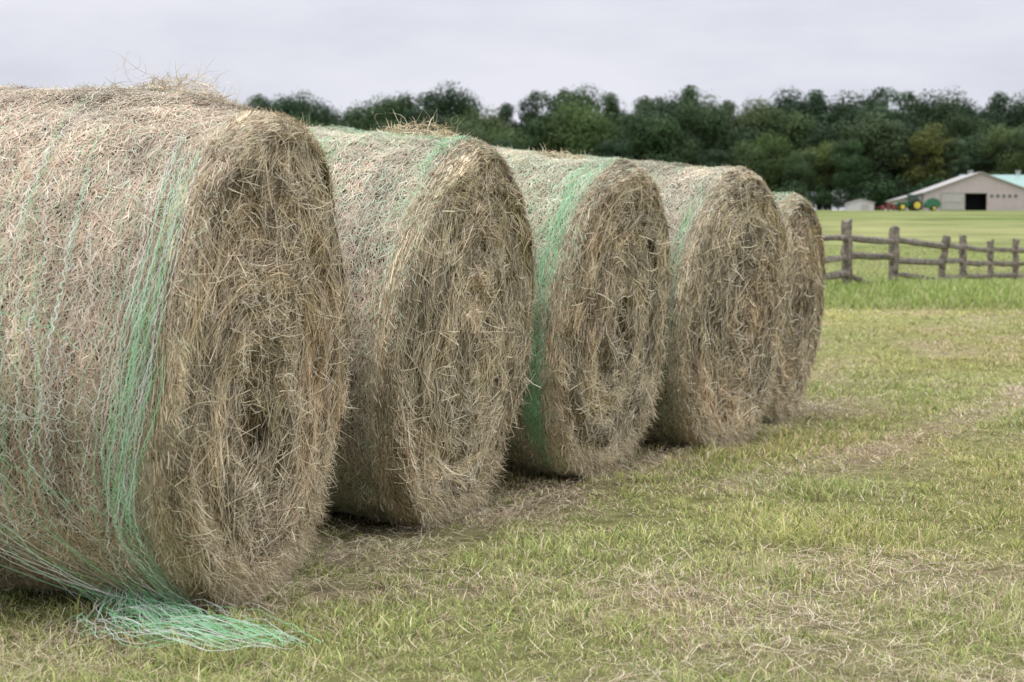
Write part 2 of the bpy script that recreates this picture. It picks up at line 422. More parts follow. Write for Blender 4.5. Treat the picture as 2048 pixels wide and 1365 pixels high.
    strands(acc, O, D, N, Ln, wf*.78*rng.uniform(.5, 1.4, n), C, .04, 3, taper=.7)
    m = nf//34; ph = rng.uniform(-.9, 4.0, m); a = -np.abs(rng.normal(0, .05, m))
    O = b.side(a, ph, .0); N = np.stack([np.full(m, .35), -np.sin(ph), np.cos(ph)], 1)
    T = np.stack([np.zeros(m), -np.cos(ph), -np.sin(ph)], 1)
    D = T+N*rng.normal(.05, .26, (m, 1))+rng.normal(0, .3, (m, 3))
    strands(acc, O, D, N, rng.uniform(.03, .08, m), wf*rng.uniform(.4, .8, m), pal(m, HAYF, [.27, .24, .15, .13, .15, .06]), .12, 3)
    m = nf//22; ph = rng.normal(math.pi, .6, m); rho = R*rng.uniform(.8, .97, m)
    y = -rho*np.sin(ph); z = rho*np.cos(ph); O = b.face(y, z, .010)
    D = np.stack([rng.uniform(.1, .6, m), rng.normal(0, .5, m), rng.uniform(-1, .1, m)], 1)
    strands(acc, O, D, np.cross(D, rng.normal(0, 1, (m, 3))), rng.uniform(.05, .14, m), wf*rng.uniform(.5, .95, m), pal(m, HAYF, [.35, .24, .1, .1, .18, .03]), .15, 3)
    m = nf//60; ph = rng.uniform(0, 6.28, m); rho = R*np.sqrt(rng.random(m))*.9
    y = rho*np.sin(ph); z = rho*np.cos(ph); O = b.face(y, z, .013)
    D = np.stack([rng.normal(0.03, .10, m), rng.normal(0, 1, m), rng.normal(0, 1, m)], 1)
    strands(acc, O, D, np.tile([1., 0, 0], (m, 1)), rng.uniform(.08, .22, m), wf*rng.uniform(.6, 1.2, m), pal(m, HAYF, [.4, .1, .0, .0, .5, .0]), .06, 4, taper=.8)
    if b.hole > .08:
        m = 360; O = np.tile(b.face(np.array([b.sw[0]+.02]), np.array([b.sw[1]-.03])), (m, 1))+rng.normal(0, 1, (m, 3))*np.array([.025, .045, .07])+np.array([.02, 0, 0])
        D = np.stack([rng.normal(0, .3, m), rng.normal(0, .6, m), rng.normal(0, 1, m)], 1)
        strands(acc, O, D, rng.normal(0, 1, (m, 3))+np.array([1, 0, 0]), rng.uniform(.05, .13, m), wf*rng.uniform(.5, .9, m), pal(m, [(.50, .36, .20), (.36, .24, .13), (.60, .47, .29)], [.4, .35, .25])*.75, .15, 3)
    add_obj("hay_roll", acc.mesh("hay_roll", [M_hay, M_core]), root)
    # net wrap
    acc = Acc()
    sp = .028; la = np.arange(-L+.05, -.06, sp); K = 230
    ph = np.linspace(-.9, 2.95, K)
    PHI, Aa = np.meshgrid(ph, la)
    zig = np.where(np.arange(K) % 2 == 0, 1, -1)[None, :]*(np.where(np.arange(len(la)) % 2 == 0, 1, -1)[:, None])
    Az = Aa+zig*sp*.14+rng.normal(0, .0015, Aa.shape)+(fbm(PHI*3, Aa*4, b.seed)-.5)*.025
    Az = np.minimum(Az, -.03)
    off = .002+.010*fbm(PHI*6, Aa*12, b.seed+2)-.003+rng.normal(0, .0015, Aa.shape)
    P = b.side(Az, PHI, off)
    N = np.stack([np.zeros_like(PHI), -np.sin(PHI), np.cos(PHI)], -1)
    white = np.array([.70, .74, .62]); gr = np.array([.38, .68, .39])
    g = np.clip((fbm(Aa*3+b.seed, PHI*1.2+1, 3)-.62+green)*4, 0, 1)
    g = np.maximum(g, np.exp(-((Aa+.11)/.05)**2)*min(1, green*2.2)*np.clip((fbm(Aa*2, PHI*2.5, b.seed)-.3)*4, 0, 1))
    C = white*(1-g[..., None])+gr*g[..., None]
    C = C*rng.uniform(.8, 1.1, Aa.shape)[..., None]
    polyribbon(acc, P, N, np.full(len(la), wf*.34*netw), C)
    la2 = np.arange(-L+.06, -.06, sp*.6); la2 = la2+rng.normal(0, .003, len(la2)); PHI, Aa = np.meshgrid(ph, la2)
    wan = (fbm(PHI*2, Aa*4, b.seed)-.5)*.03
    P = b.side(np.minimum(Aa+wan, -.03), PHI, .005+rng.normal(0, .0015, Aa.shape))
    N = np.stack([np.zeros_like(PHI), -np.sin(PHI), np.cos(PHI)], -1)
    g = np.clip((fbm(Aa*5+b.seed, PHI*1.0+8, 5)-.58+green)*4, 0, 1)[..., None]
    C = (white*(1-g)+gr*g)*rng.uniform(.75, 1.05, (len(la2), 1, 1))
    polyribbon(acc, P, N, np.full(len(la2), wf*.30*netw), C)
    for (a0, p0, ra, rp, cnt, wht, ww) in (patch or []):
        q = cnt; aa = a0+rng.normal(0, ra*.5, q); pp = p0+rng.normal(0, rp*.5, q)
        t = np.linspace(0, 1, 9)[None]
        Lp = rng.uniform(.2, .8, q)[:, None]*rp*.6
        PP = pp[:, None]+(t-.5)*Lp
        AA = aa[:, None]+.010*np.sin(t*12+rng.uniform(0, 6, (q, 1)))+rng.normal(0, .35, (q, 1))*(t-.5)*ra
        AA = np.minimum(AA, -.02)
        P = b.side(AA, PP, .004+.009*rng.random((q, 9)))
        N = np.stack([np.zeros_like(PP), -np.sin(PP), np.cos(PP)], -1)
        c = np.where(rng.random((q, 1)) < wht, [[.68, .78, .62]], [[.36, .72, .38]])*rng.uniform(.75, 1.1, (q, 1))
        polyribbon(acc, P, N, np.full(q, wf*ww), c)
    add_obj("net_wrap", acc.mesh("net_wrap", [M_net]), root)
    return root, b

specs = [
 ((-.72, 5.2, .768, 12, 4, 1.5, 11, (-.20, -.22), .10), .0028, 120000, 92000,
  "large round hay bale with torn loose netting trailing on grass", .06, None, .6),
 ((-.168, 6.78, .775, 18.6, 6.5, 1.5, 23, (.02, -.05), .04), .0033, 82000, 64000,
  "round hay bale with bright green net patch on its side", .24,
  [(-.60, .95, .15, .42, 900, .10, .5), (-.42, .10, .30, .22, 160, .4, .4), (-.10, .25, .05, .5, 90, .2, .4), (-.45, 1.35, .1, .5, 160, .2, .4)], 1.0),
 ((.506, 8.2, .775, 23.5, 7.5, 1.5, 37, (-.05, .0), .04), .0038, 64000, 50000,
  "round hay bale with pale green net wrap beside two others", .34,
  [(-.10, 2.0, .06, .5, 240, .15, .42), (-.11, .9, .07, 1.0, 170, .35, .4)], 1.05),
 ((1.26, 9.6, .803, 28.5, 5.5, 1.5, 51, (.05, -.1), .04), .0042, 54000, 44000,
  "round hay bale with ragged flat end and pale netting", .32,
  [(-.10, 1.3, .06, .9, 80, .5, .4)], 1.05),
 ((1.85, 11.35, .77, 25, 5, 1.5, 64, (0, 0), .04), .005, 32000, 22000,
  "round hay bale with pale greenish wrap close to the fence", .32, None, 1),
]
roots = []
for sp_, wf, ns, nf, lab, gr_, pt, nw in specs:
    b = Bale(*sp_[:6], sp_[6], sp_[7], sp_[8])
    roots.append(make_bale(b, wf, ns, nf, lab, gr_, pt, nw))

def tuft(root, b, a0, a1, ph0, ph1, n, hgt, wf, wisps=0):
    acc = Acc()
    a = rng.uniform(a0, a1, n); ph = rng.uniform(ph0, ph1, n)
    mound = np.sin((a-a0)/(a1-a0)*np.pi)*np.sin((ph-ph0)/(ph1-ph0)*np.pi)
    O = b.side(a, ph, 0); N = np.stack([np.zeros(n), -np.sin(ph), np.cos(ph)], 1)
    O = O+N*(rng.random((n, 1))*mound[:, None]*hgt)
    D = rng.normal(0, 1, (n, 3))*np.array([1, 1, .35])
    strands(acc, O, D, N+rng.normal(0, .5, (n, 3)), rng.uniform(.04, .11, n), np.full(n, wf), pal(n, HAYF, [.4, .24, .08, .08, .18, .02]), .3, 4)
    if wisps:
        m = wisps; a = rng.uniform(a0, a1, m); ph = rng.uniform(ph0, ph1, m)
        O = b.side(a, ph, 0)+np.array([0, 0, hgt*.6])
        D = np.stack([rng.normal(0, .7, m), rng.normal(0, .4, m), rng.uniform(.5, 1, m)], 1)
        strands(acc, O+D*.02, D, rng.normal(0, 1, (m, 3)), rng.uniform(.06, .14, m), np.full(m, wf*.5), pal(m, HAYF, [.5, .3, .05, .05, .1, .0]), .5, 6)
    add_obj("loose_hay", acc.mesh("loose_hay", [M_hay]), root)
tuft(*roots[0], -.58, -.22, -.45, .0, 1000, .10, .0022, 60)
tuft(*roots[1], -.50, -.15, -.35, .1, 700, .08, .003, 16)
tuft(*roots[2], -.5, -.3, -.2, .15, 200, .03, .0033, 4)

def loose_net():
    root, b = roots[0]
    M = np.array(b.M); Mi = np.linalg.inv(M)
    def toloc(P): return P@Mi[:3, :3].T+Mi[:3, 3]
    acc = Acc()
    K = 90
    t = np.linspace(0, 1, K)
    Gx, Gy = -1.02, 4.90
    Gl = toloc(np.array([[Gx, Gy, .03]]))[0]
    WH = np.array([[.78, .83, .76]]); GN = np.array([[.36, .74, .40]])
    A0 = np.concatenate([np.linspace(-1.45, -.28, 64)+rng.normal(0, .014, 64), -.05-np.abs(rng.normal(0, .07, 46))])
    for i, a in enumerate(A0):
        edge = i >= 64
        phs = (rng.uniform(.5, 1.5) if edge else 1.22+.25*math.sin(a*5+1)+rng.normal(0, .25))
        phe = 1.95+rng.normal(0, .14)-(.35 if a < -.9 else 0)
        phe = max(phe, phs+.15)
        ph = phs+(phe-phs)*t
        sg = 1 if i % 2 else -1
        zig = sg*np.where(np.arange(K) % 4 < 2, 1, -1)*(.0014 if edge else .0042)*(1-t*.3)
        aa = a+zig+.02*np.sin(t*5+a*3)+rng.normal(0, .0010, K)+(.006 if edge else .010)*np.sin(t*9+rng.uniform(0, 6))
        aa = aa+(t**1.6)*(-.25-a)*(.12 if edge else .18)
        off = .008+.050*t**1.5*(1 if a > -1.1 else .6)+.010*np.sin(t*14+i)*t
        P1 = b.side(np.minimum(aa, -.035), ph, off)
        K2 = 40; s = np.linspace(0, 1, K2)[1:]
        p0 = P1[-1]; tan = (P1[-1]-P1[-4])/3*K2*.5
        g = Gl+rng.normal(0, .022, 3)+np.array([(a+.6)*.20, 0, 0])
        s_ = s[:, None]
        P2 = (1-s_)**2*p0+2*s_*(1-s_)*(p0+tan*.7)+s_**2*g
        P2[:, 0] += sg*np.where(np.arange(K2-1) % 4 < 2, 1, -1)*.004*(1-s)
        P = np.vstack([P1, P2])[None]
        N = np.tile(np.array([0, -.9, .3]), (1, P.shape[1], 1))
        isg = rng.random() < (.62 if (edge or a < -1.0) else .22)
        polyribbon(acc, P, N, np.array([.0015 if edge else .0018]), (GN if isg else WH)*rng.uniform(.7, 1.05))
    for j in range(16):
        ph0 = 1.15+j*.062+rng.normal(0, .015); q = 170; tt = np.linspace(0, 1, q)
        lo = -1.45+rng.uniform(0, .1); hi = -.22-rng.uniform(0, .35)+.008*j
        aa = lo+(hi-lo)*tt
        ph = ph0-.12+.34*tt+.06*np.sin(aa*9+j)+.010*np.sin(aa*2*np.pi/.05+j*1.3)*(.5+fbm(aa*9, j*1.7, 3, 2))+rng.normal(0, .002, q)-.25*np.clip(-aa-.9, 0, 1)
        P = b.side(aa+.006*np.cos(aa*2*np.pi/.05), ph, .022+.012*np.sin(aa*11+j)+.02*j/16)[None]
        N = np.stack([np.zeros_like(ph), -np.sin(ph), np.cos(ph)], -1)[None]
        polyribbon(acc, P, N, np.array([.0020]), WH if rng.random() < .85 else GN)
    E = np.array([[-1.03, 4.92], [-.97, 4.76], [-.80, 4.60], [-.50, 4.36]])
    for i in range(135):
        K = 80
        s0 = rng.uniform(0, .15) if rng.random() < .65 else rng.uniform(.15, .6); s1 = min(1.0+rng.normal(0, .06), s0+rng.uniform(.3, .95))
        s = s0+(s1-s0)*np.linspace(0, 1, K)
        px = np.interp(s, [0, .33, .66, 1], E[:, 0]); py = np.interp(s, [0, .33, .66, 1], E[:, 1])
        l = float(np.clip(rng.normal(0, .75), -1.7, 1.7))
        br = np.sin(np.pi*np.clip(s*.72+.06, 0, 1))
        wid = .015+.15*br*(1-.25*s)
        f = rng.uniform(0, 6.3, 4)
        wob = .009*np.sin(s*24+f[0])+.004*np.sin(s*75+f[1])+.015*br*np.sin(s*10+f[2])
        wx = .010*br*np.sin(s*20+f[3])
        X = px+.60*(l*wid+wob)+wx-.04-.04*br; Y = py+.80*(l*wid*.9+wob)
        Z = terr(X, Y)+.034+.035*rng.random()+.014*np.sin(s*23+f[3])+.06*np.exp(-s*9)
        P = toloc(np.stack([X, Y, Z], 1))[None]
        N = np.tile(np.array([0, -.5, .8]), (1, K, 1))
        polyribbon(acc, P, N, np.array([.0018]), (GN if rng.random() < .55 else WH)*rng.uniform(.7, 1.05))
    add_obj("torn_net", acc.mesh("torn_net", [M_net]), root, label="loose white and green plastic netting pulled off the bale")
loose_net()

# ------------------------------------------------------------ trees
def crown_mesh(seed, H, Wd, nleaf, tint=(1, 1, 1), low=.12, pointy=0.0, nl=55, ls=1.0):
    r = np.random.default_rng(seed)
    u = r.normal(0, 1, (nl, 3)); u /= np.linalg.norm(u, axis=1, keepdims=True)
    q0 = r.uniform(.25, 1, nl)**.5
    c0 = H*(low+1)/2; hh = H*(1-low)/2
    w = 1-.45*pointy*(u[:, 2]*.5+.5)*2
    cen = u*q0[:, None]*np.array([Wd*.38, Wd*.38, hh*.80])*np.stack([w, w, np.ones(nl)], 1)+np.array([0, 0, c0])
    cen[:, :2] += r.normal(0, .3, (nl, 2))
    rad = r.uniform(.10, .24, nl)*Wd*(1-.4*pointy)
    li = r.choice(nl, nleaf, p=rad**2/np.sum(rad**2))
    d = r.normal(0, 1, (nleaf, 3)); d /= np.linalg.norm(d, axis=1, keepdims=True)
    q = r.random(nleaf)**.32
    wob = .76+.42*vnoise(d[:, 0]*3.6+li*3.1+9, d[:, 1]*3.6+9, d[:, 2]*3.6+9)
    O = cen[li]+d*(rad[li]*q*wob)[:, None]*np.array([1.05, 1.05, .85])
    O[:, 2] = np.maximum(O[:, 2], H*low*.3)
    Nn = norm(d+r.normal(0, .30, (nleaf, 3))+np.array([0, 0, .2]))
    t1 = norm(np.cross(Nn, r.normal(0, 1, (nleaf, 3)))); t2 = np.cross(Nn, t1)
    s = (r.uniform(.12, .30, nleaf)*ls)[:, None]
    V = np.stack([O-t1*s, O-t2*s*.7, O+t1*s, O+t2*s*.7], 1).reshape(-1, 3)
    F = np.arange(nleaf*4).reshape(-1, 4)
    base = np.array([(.082, .115, .052), (.095, .130, .056), (.070, .102, .050), (.110, .140, .066)])[r.choice(4, nleaf, p=[.4, .3, .2, .1])]
    lob = r.uniform(.66, 1.34, nl)[li][:, None]
    C = base*lob*(.38+.77*q[:, None])*np.array(tint)  # inner leaves darkened: crown self-shade put into the colour
    C = C*(.82+.28*np.clip((O[:, 2:3]-c0)/hh, -1, 1))  # painted top light: crown colour brighter above, darker below
    return mesh_np("crown", V, F, np.repeat(C, 4, 0), [M_leaf])
def trunk_mesh(seed, H, r0):
    r = np.random.default_rng(seed); bm = bmesh.new()
    def limb(p, q, ra, rb, seg=5):
        rings = []
        ax = (q-p).normalized(); s = ax.orthogonal().normalized(); t = ax.cross(s)
        for i in range(seg):
            f = i/(seg-1); c = p.lerp(q, f)+Vector(r.normal(0, .12*r0, 3))*(0 < i < seg-1); R = ra+(rb-ra)*f
            rings.append([bm.verts.new(c+(s*math.cos(k*math.pi/4)+t*math.sin(k*math.pi/4))*R) for k in range(8)])
        for a, b in zip(rings[:-1], rings[1:]):
            for k in range(8): bm.faces.new((a[k], a[(k+1) % 8], b[(k+1) % 8], b[k]))
    top = Vector((r.normal(0, .3), r.normal(0, .3), H*.85))
    limb(Vector((0, 0, -.5)), top, r0, r0*.2, 8)
    for i in range(9):
        f = .22+.07*i; p = Vector((0, 0, 0)).lerp(top, f); an = r.uniform(0, 6.28); l = H*r.uniform(.12, .2)
        limb(p, p+Vector((math.cos(an)*l, math.sin(an)*l, l*r.uniform(.4, .9))), r0*(.5-.3*f), r0*.08)
    me = bpy.data.meshes.new("trunk"); bm.to_mesh(me); bm.free(); me.materials.append(M_bark)
    return me
variants = []
for i, (w, tint, low, pt) in enumerate([(16, (1, 1, 1), .12, 0), (14, (.85, .95, .97), .06, .05), (17, (1.35, 1.3, 1.05), .05, 0), (12, (.8, .88, .9), .12, .15),
                                    (15, (1.30, 1.05, .72), .05, .15), (17, (1.0, 1.06, .98), .04, 0)]):
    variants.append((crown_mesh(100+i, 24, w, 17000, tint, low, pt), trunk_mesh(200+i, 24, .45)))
labels = ["tall broad dark green deciduous tree in the wood", "rounded dark green tree at the wood edge", "wide lighter green leafy tree at the field edge",
          "slim dark tree with gappy crown in the wood", "tree with browning olive foliage at the field edge", "dense low branched green tree beside others"]
def plant(v, x, y, H, rot, wid=1.0):
    rt = bpy.data.objects.new("tree", None); COL.objects.link(rt)
    rt.location = (x, y, float(terr(x, y))-.2); rt.rotation_euler = (0, 0, rot); s = H/24; rt.scale = (s*wid, s*wid, s)
    rt["label"] = labels[v]; rt["category"] = "tree"; rt["group"] = "trees of the wood edge"
    add_obj("crown", variants[v][0], rt); add_obj("trunk", variants[v][1], rt)
prof_x = [-400, 0, 300, 490, 600, 700, 730, 800, 900, 960, 1040, 1100, 1190, 1250, 1310, 1400, 1460, 1540, 1600, 1700, 1770, 1850, 1900, 1950, 2000, 2048, 2400]
prof_y = [190, 188, 184, 182, 178, 190, 204, 168, 158, 196, 174, 170, 152, 184, 162, 148, 198, 182, 158, 178, 154, 182, 166, 188, 172, 174, 174]
px = -60.0
while px < 2330:
    y = rng.uniform(380, 396); top = np.interp(px, prof_x, prof_y)+rng.uniform(-8, 16)
    X = (px-1024)/FPX*y; zt = CH+(HY-top)/FPX*y; H = (zt-float(terr(X, y)))*1.0
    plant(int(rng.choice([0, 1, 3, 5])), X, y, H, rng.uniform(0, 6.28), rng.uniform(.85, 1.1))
    px += rng.uniform(36, 66)
px = 300.0
while px < 2300:
    y = rng.uniform(366, 376); top = np.interp(px, prof_x, prof_y)+rng.uniform(26, 65)
    X = (px-1024)/FPX*y; zt = CH+(HY-top)/FPX*y
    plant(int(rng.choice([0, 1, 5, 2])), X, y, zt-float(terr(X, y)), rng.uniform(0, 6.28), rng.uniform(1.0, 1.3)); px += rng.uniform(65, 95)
front = [(860, 255, 5), (930, 235, 0), (1010, 262, 1), (1090, 300, 5), (1150, 285, 2), (1230, 262, 1), (1290, 215, 5), (1370, 262, 2), (1430, 285, 1), (1490, 268, 2), (1545, 255, 2), (1600, 295, 5), (1650, 272, 2),
         (1700, 262, 1), (1745, 215, 0), (1790, 275, 3), (1850, 236, 4), (1905, 270, 3), (1950, 258, 5), (2010, 240, 2), (2070, 235, 0), (2130, 250, 5), (2200, 240, 1),
         (740, 250, 1), (650, 240, 5), (560, 250, 0), (470, 240, 1)]
for pxx, top, v in front:
    y = rng.uniform(348, 362); X = (pxx-1024)/FPX*y; zt = CH+(HY-top)/FPX*y
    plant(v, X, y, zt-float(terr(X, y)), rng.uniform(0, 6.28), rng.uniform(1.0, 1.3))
sh = crown_mesh(333, 6, 8, 3500, (.7, .8, .8), .0, 0, 30, .8)
sht = trunk_mesh(334, 6, .15)
for pxx in range(600, 2260, 52):
    y = rng.uniform(344, 350); X = (pxx+rng.uniform(-15, 15)-1024)/FPX*y
    rt = bpy.data.objects.new("shrub", None); COL.objects.link(rt); rt.location = (X, y, float(terr(X, y))-.3)
    s = rng.uniform(.7, 1.35); rt.scale = (s, s, s); rt.rotation_euler = (0, 0, rng.uniform(0, 6.28))
    rt["label"] = "dark green shrub at the foot of the wood"; rt["category"] = "shrub"; rt["group"] = "shrubs along the wood edge"
    add_obj("foliage", sh, rt); add_obj("stem", sht, rt)

# ------------------------------------------------------------ fence
def rough_beam(p, q, w, h, mt, name, parent, seg=7, sag=.02, lab=None):
    bm = bmesh.new(); p = Vector(p); q = Vector(q); ax = (q-p).normalized()
    vert = abs(ax.z) > .8
    upv = Vector((0, 1, 0)) if vert else Vector((0, 0, 1))
    s = ax.cross(upv).normalized(); t = s.cross(ax)
    prs = None; bow = -random.uniform(0, sag)*(p-q).length/3
    base = [random.uniform(.74, 1.22) for _ in range(6)]
    for i in range(seg):
        f = i/(seg-1); c = p.lerp(q, f)+(s*random.uniform(-.016, .016) if vert else t*(bow*math.sin(math.pi*f)+random.uniform(-.004, .004)))
        sc = 1+random.uniform(-.11, .11)
        if not vert and i in (0, seg-1): sc *= .7
        ring = []
        for k in range(6):
            an = k*2*math.pi/6+.5; rr = base[k]*random.uniform(.9, 1.1)
            ring.append(bm.verts.new(c+s*math.cos(an)*w*.56*sc*rr+t*math.sin(an)*h*.56*sc*rr+(ax*random.uniform(-.05, .04) if vert and i == seg-1 else Vector((0, 0, 0)))))
        if prs:
            for k in range(6): bm.faces.new((prs[k], prs[(k+1) % 6], ring[(k+1) % 6], ring[k]))
        else: bm.faces.new(ring[::-1])
        prs = ring
    bm.faces.new(prs)
    me = bpy.data.meshes.new(name); bm.to_mesh(me); bm.free(); me.materials.append(mt)
    o = add_obj(name, me, parent)
    if lab: o["label"] = lab
    return o
fr = bpy.data.objects.new("rail_fence", None); COL.objects.link(fr)
fr["label"] = "weathered split rail wooden fence crossing tall grass"; fr["category"] = "fence"
posts = [(5.05, 30.6, 0, 0), (6.6, 34, 0, 0), (8.4, 38, 0.01, 0), (10.5, 42.3, .13, 0), (12.0, 46, 0, 0), (13.85, 50, -.02, 0), (15.45, 53, 0, 0), (17.6, 57, 0, 0)]
fr.location = (posts[0][0], posts[0][1], float(terr(posts[0][0], posts[0][1])))
inv = Vector(fr.location)
def pz(x, y): return float(terr(x, y))
for i, (x, y, ln, _) in enumerate(posts):
    hh = [1.28, 1.33, 1.33, 1.24, 1.34, 1.28, 1.36, 1.3][i]
    rough_beam(Vector((x-ln*.4, y, pz(x, y)-.3))-inv, Vector((x+ln*1.2, y, pz(x, y)+hh))-inv, .18, .15, M_wood, "post", fr, 12,
               lab="leaning weathered post" if ln > .05 else None)
for i in range(len(posts)-1):
    x0, y0 = posts[i][:2]; x1, y1 = posts[i+1][:2]
    hs = [1.02, .60, .27] if i < 1 else ([1.04, .60] if i != 2 else [1.0, .60])
    if i >= 3: hs = [1.02, .62, .27]
    for h in hs:
        l0 = posts[i][2]*h; l1 = posts[i+1][2]*h
        e = .12
        d = Vector((x1-x0, y1-y0, 0)).normalized()
        rough_beam(Vector((x0+l0, y0, pz(x0, y0)+h+random.uniform(-.06, .06)))-d*e-inv, Vector((x1+l1, y1, pz(x1, y1)+h+random.uniform(-.08, .06)))+d*e-inv,
                   .115, .13, M_wood, "rail", fr, 9, .018)
rough_beam(Vector((8.5, 38.1, pz(8.5, 38)+.28))-inv, Vector((10.9, 42.4, pz(10.9, 42.4)+.10))-inv, .11, .13, M_wood, "rail", fr, 7, lab="fallen bottom rail lying low")
rough_beam(Vector((6.7, 33.9, pz(6.7, 33.9)+.24))-inv, Vector((7.15, 34.0, pz(7.2, 34)+.02))-inv, .10, .12, M_wood, "rail", fr, 4, lab="short broken rail leaning on a post")

# ------------------------------------------------------------ barn etc
def poly_obj(name, faces, mt, parent, lab=None):
    bm = bmesh.new()
    for f in faces: bm.faces.new([bm.verts.new(Vector(v)) for v in f])
    bmesh.ops.remove_doubles(bm, verts=bm.verts, dist=1e-4)
    bmesh.ops.recalc_face_normals(bm, faces=bm.faces)
    me = bpy.data.meshes.new(name); bm.to_mesh(me); bm.free(); me.materials.append(mt)
    o = add_obj(name, me, parent)
    if lab: o["label"] = lab
    return o
def boxes(name, bx, mt, parent, bev=.03, lab=None):
    bm = bmesh.new()
    for c, s in bx:
        bmesh.ops.create_cube(bm, size=1, matrix=Matrix.Translation(c) @ Matrix.Diagonal((*s, 1)))
    if bev: bmesh.ops.bevel(bm, geom=bm.edges[:], offset=bev, segments=2, affect='EDGES')
    me = bpy.data.meshes.new(name); bm.to_mesh(me); bm.free(); me.materials.append(mt)
    o = add_obj(name, me, parent)
    if lab: o["label"] = lab
    return o
BD = 300.0; PS = BD/FPX
def bx_(px): return (px-1024)*PS
zb = CH+(HY-423)*PS
barn = bpy.data.objects.new("barn", None); COL.objects.link(barn)
barn.location = (bx_(1955), BD, zb); barn["label"] = "long tan barn with green metal roof and open sliding door"; barn["category"] = "barn"
def L_(px, py, dy=0): return ((px-1955)*PS, dy, (423-py)*PS)
def rect(x0, x1, y0, y1, dy): return [L_(x0, y1, dy), L_(x1, y1, dy), L_(x1, y0, dy), L_(x0, y0, dy)]
xl, xr, ye, ya = 1846, 2070, 386, 346
mid = (xl+xr)/2
def roofy(px): return ya+(ye-ya)*abs(px-mid)/((xr-xl)/2)
wallf = [[L_(xl, 430), L_(1928, 430), L_(1928, roofy(1928)), L_(xl, ye)],
         [L_(1928, 388), L_(1971, 388), L_(1971, roofy(1971)), L_(mid, ya), L_(1928, roofy(1928))],
         [L_(1971, 430), L_(xr, 430), L_(xr, ye), L_(1971, roofy(1971))],
         [L_(xl, 430), L_(xl, ye), L_(xl, ye, 14), L_(xl, 430, 14)], [L_(xr, 430), L_(xr, ye), L_(xr, ye, 14), L_(xr, 430, 14)]]
poly_obj("wall", wallf, M_wall, barn)
poly_obj("doorway", [rect(1926, 1973, 386, 430, 2.5), [L_(1928, 430, .02), L_(1928, 388, .02), L_(1928, 388, 2.5), L_(1928, 430, 2.5)],
                     [L_(1971, 430, .02), L_(1971, 388, .02), L_(1971, 388, 2.5), L_(1971, 430, 2.5)]], M_dark, barn)
def slab(a, b, c, d, th=.12):
    a, b, c, d = map(Vector, (a, b, c, d)); n = Vector((0, 0, -th))
    return [[a, b, c, d], [a+n, b+n, c+n, d+n], [a, b, b+n, a+n], [b, c, c+n, b+n], [c, d, d+n, c+n], [d, a, a+n, d+n]]
poly_obj("roof", slab(L_(xl-5, ye+1, -.4), L_(mid, ya-1.2, -.4), L_(mid, ya-1.2, 15), L_(xl-5, ye+1, 15))
         + slab(L_(xr+5, ye+1, -.4), L_(mid, ya-1.2, -.4), L_(mid, ya-1.2, 15), L_(xr+5, ye+1, 15)), M_trim, barn, "pale metal roof of the front wing")
x0, x1 = 1972, 2420
y1_, y2_, yr = 9.0, 25.0, 17.0
poly_obj("rear_wall", [[L_(x0, 430, y1_), L_(x1, 430, y1_), L_(x1, 372, y1_), L_(x0, 372, y1_)], [L_(x0, 430, y2_), L_(x1, 430, y2_), L_(x1, 372, y2_), L_(x0, 372, y2_)],
                       [L_(x0, 430, y1_), L_(x0, 372, y1_), L_(x0, 346, yr), L_(x0, 372, y2_), L_(x0, 430, y2_)], [L_(x1, 430, y1_), L_(x1, 372, y1_), L_(x1, 346, yr), L_(x1, 372, y2_), L_(x1, 430, y2_)]], M_wall, barn)
poly_obj("rear_roof", slab(L_(x0-5, 374, y1_-.8), L_(x1+5, 374, y1_-.8), L_(x1+5, 340, yr), L_(x0-5, 340, yr)) + slab(L_(x0-5, 374, y2_+.8), L_(x1+5, 374, y2_+.8), L_(x1+5, 340, yr), L_(x0-5, 340, yr)), M_green, barn, "green metal roof")
for cp in (1990, 2090, 2200):
    c = L_(cp, 338, yr)
    boxes("cupola", [((c[0], c[1], c[2]), (.7, .7, .8)), ((c[0], c[1], c[2]+.5), (.95, .95, .15))], M_trim, barn)
dx = L_(1903, 404, -.12)
boxes("sliding_door", [((dx[0], -.14, (423-404.5)*PS), (44*PS, .1, 33*PS)), ((dx[0]-1.9, -.22, (423-404.5)*PS), (.12, .08, 33*PS)), ((dx[0]+1.9, -.22, (423-404.5)*PS), (.12, .08, 33*PS)),
                       ((dx[0], -.22, (423-404.5)*PS), (3.6, .08, .12))], M_pale, barn, .01)
boxes("door_track", [((L_(1926, 0)[0], -.16, (423-386.5)*PS), (92*PS, .16, .12))], M_trim, barn, .01)
for k in range(5):
    c = L_(1981+k*12.0, 393)
    boxes("window", [((c[0], -.02, c[2]), (.5, .10, .5))], M_glass, barn, .01)
xa, xb = 1802, 1846
poly_obj("lean_to", [[L_(xa, 430, 1), L_(xb-.5, 430, 1), L_(xb-.5, 386, 1), L_(xa, 398, 1)], [L_(xa, 430, 1), L_(xa, 398, 1), L_(xa, 398, 12), L_(xa, 430, 12)]]
         + slab(L_(xa-4, 398, .3), L_(1868, 378, .9), L_(1868, 378, 12), L_(xa-4, 398, 12)), M_trim, barn, "pale lean-to with sloping roof")
sd = bpy.data.objects.new("shed", None); COL.objects.link(sd); sd.location = (bx_(1713), BD-4, zb-.1); sd["label"] = "small white shed with low gable roof in the field"; sd["category"] = "shed"
w = 2.1
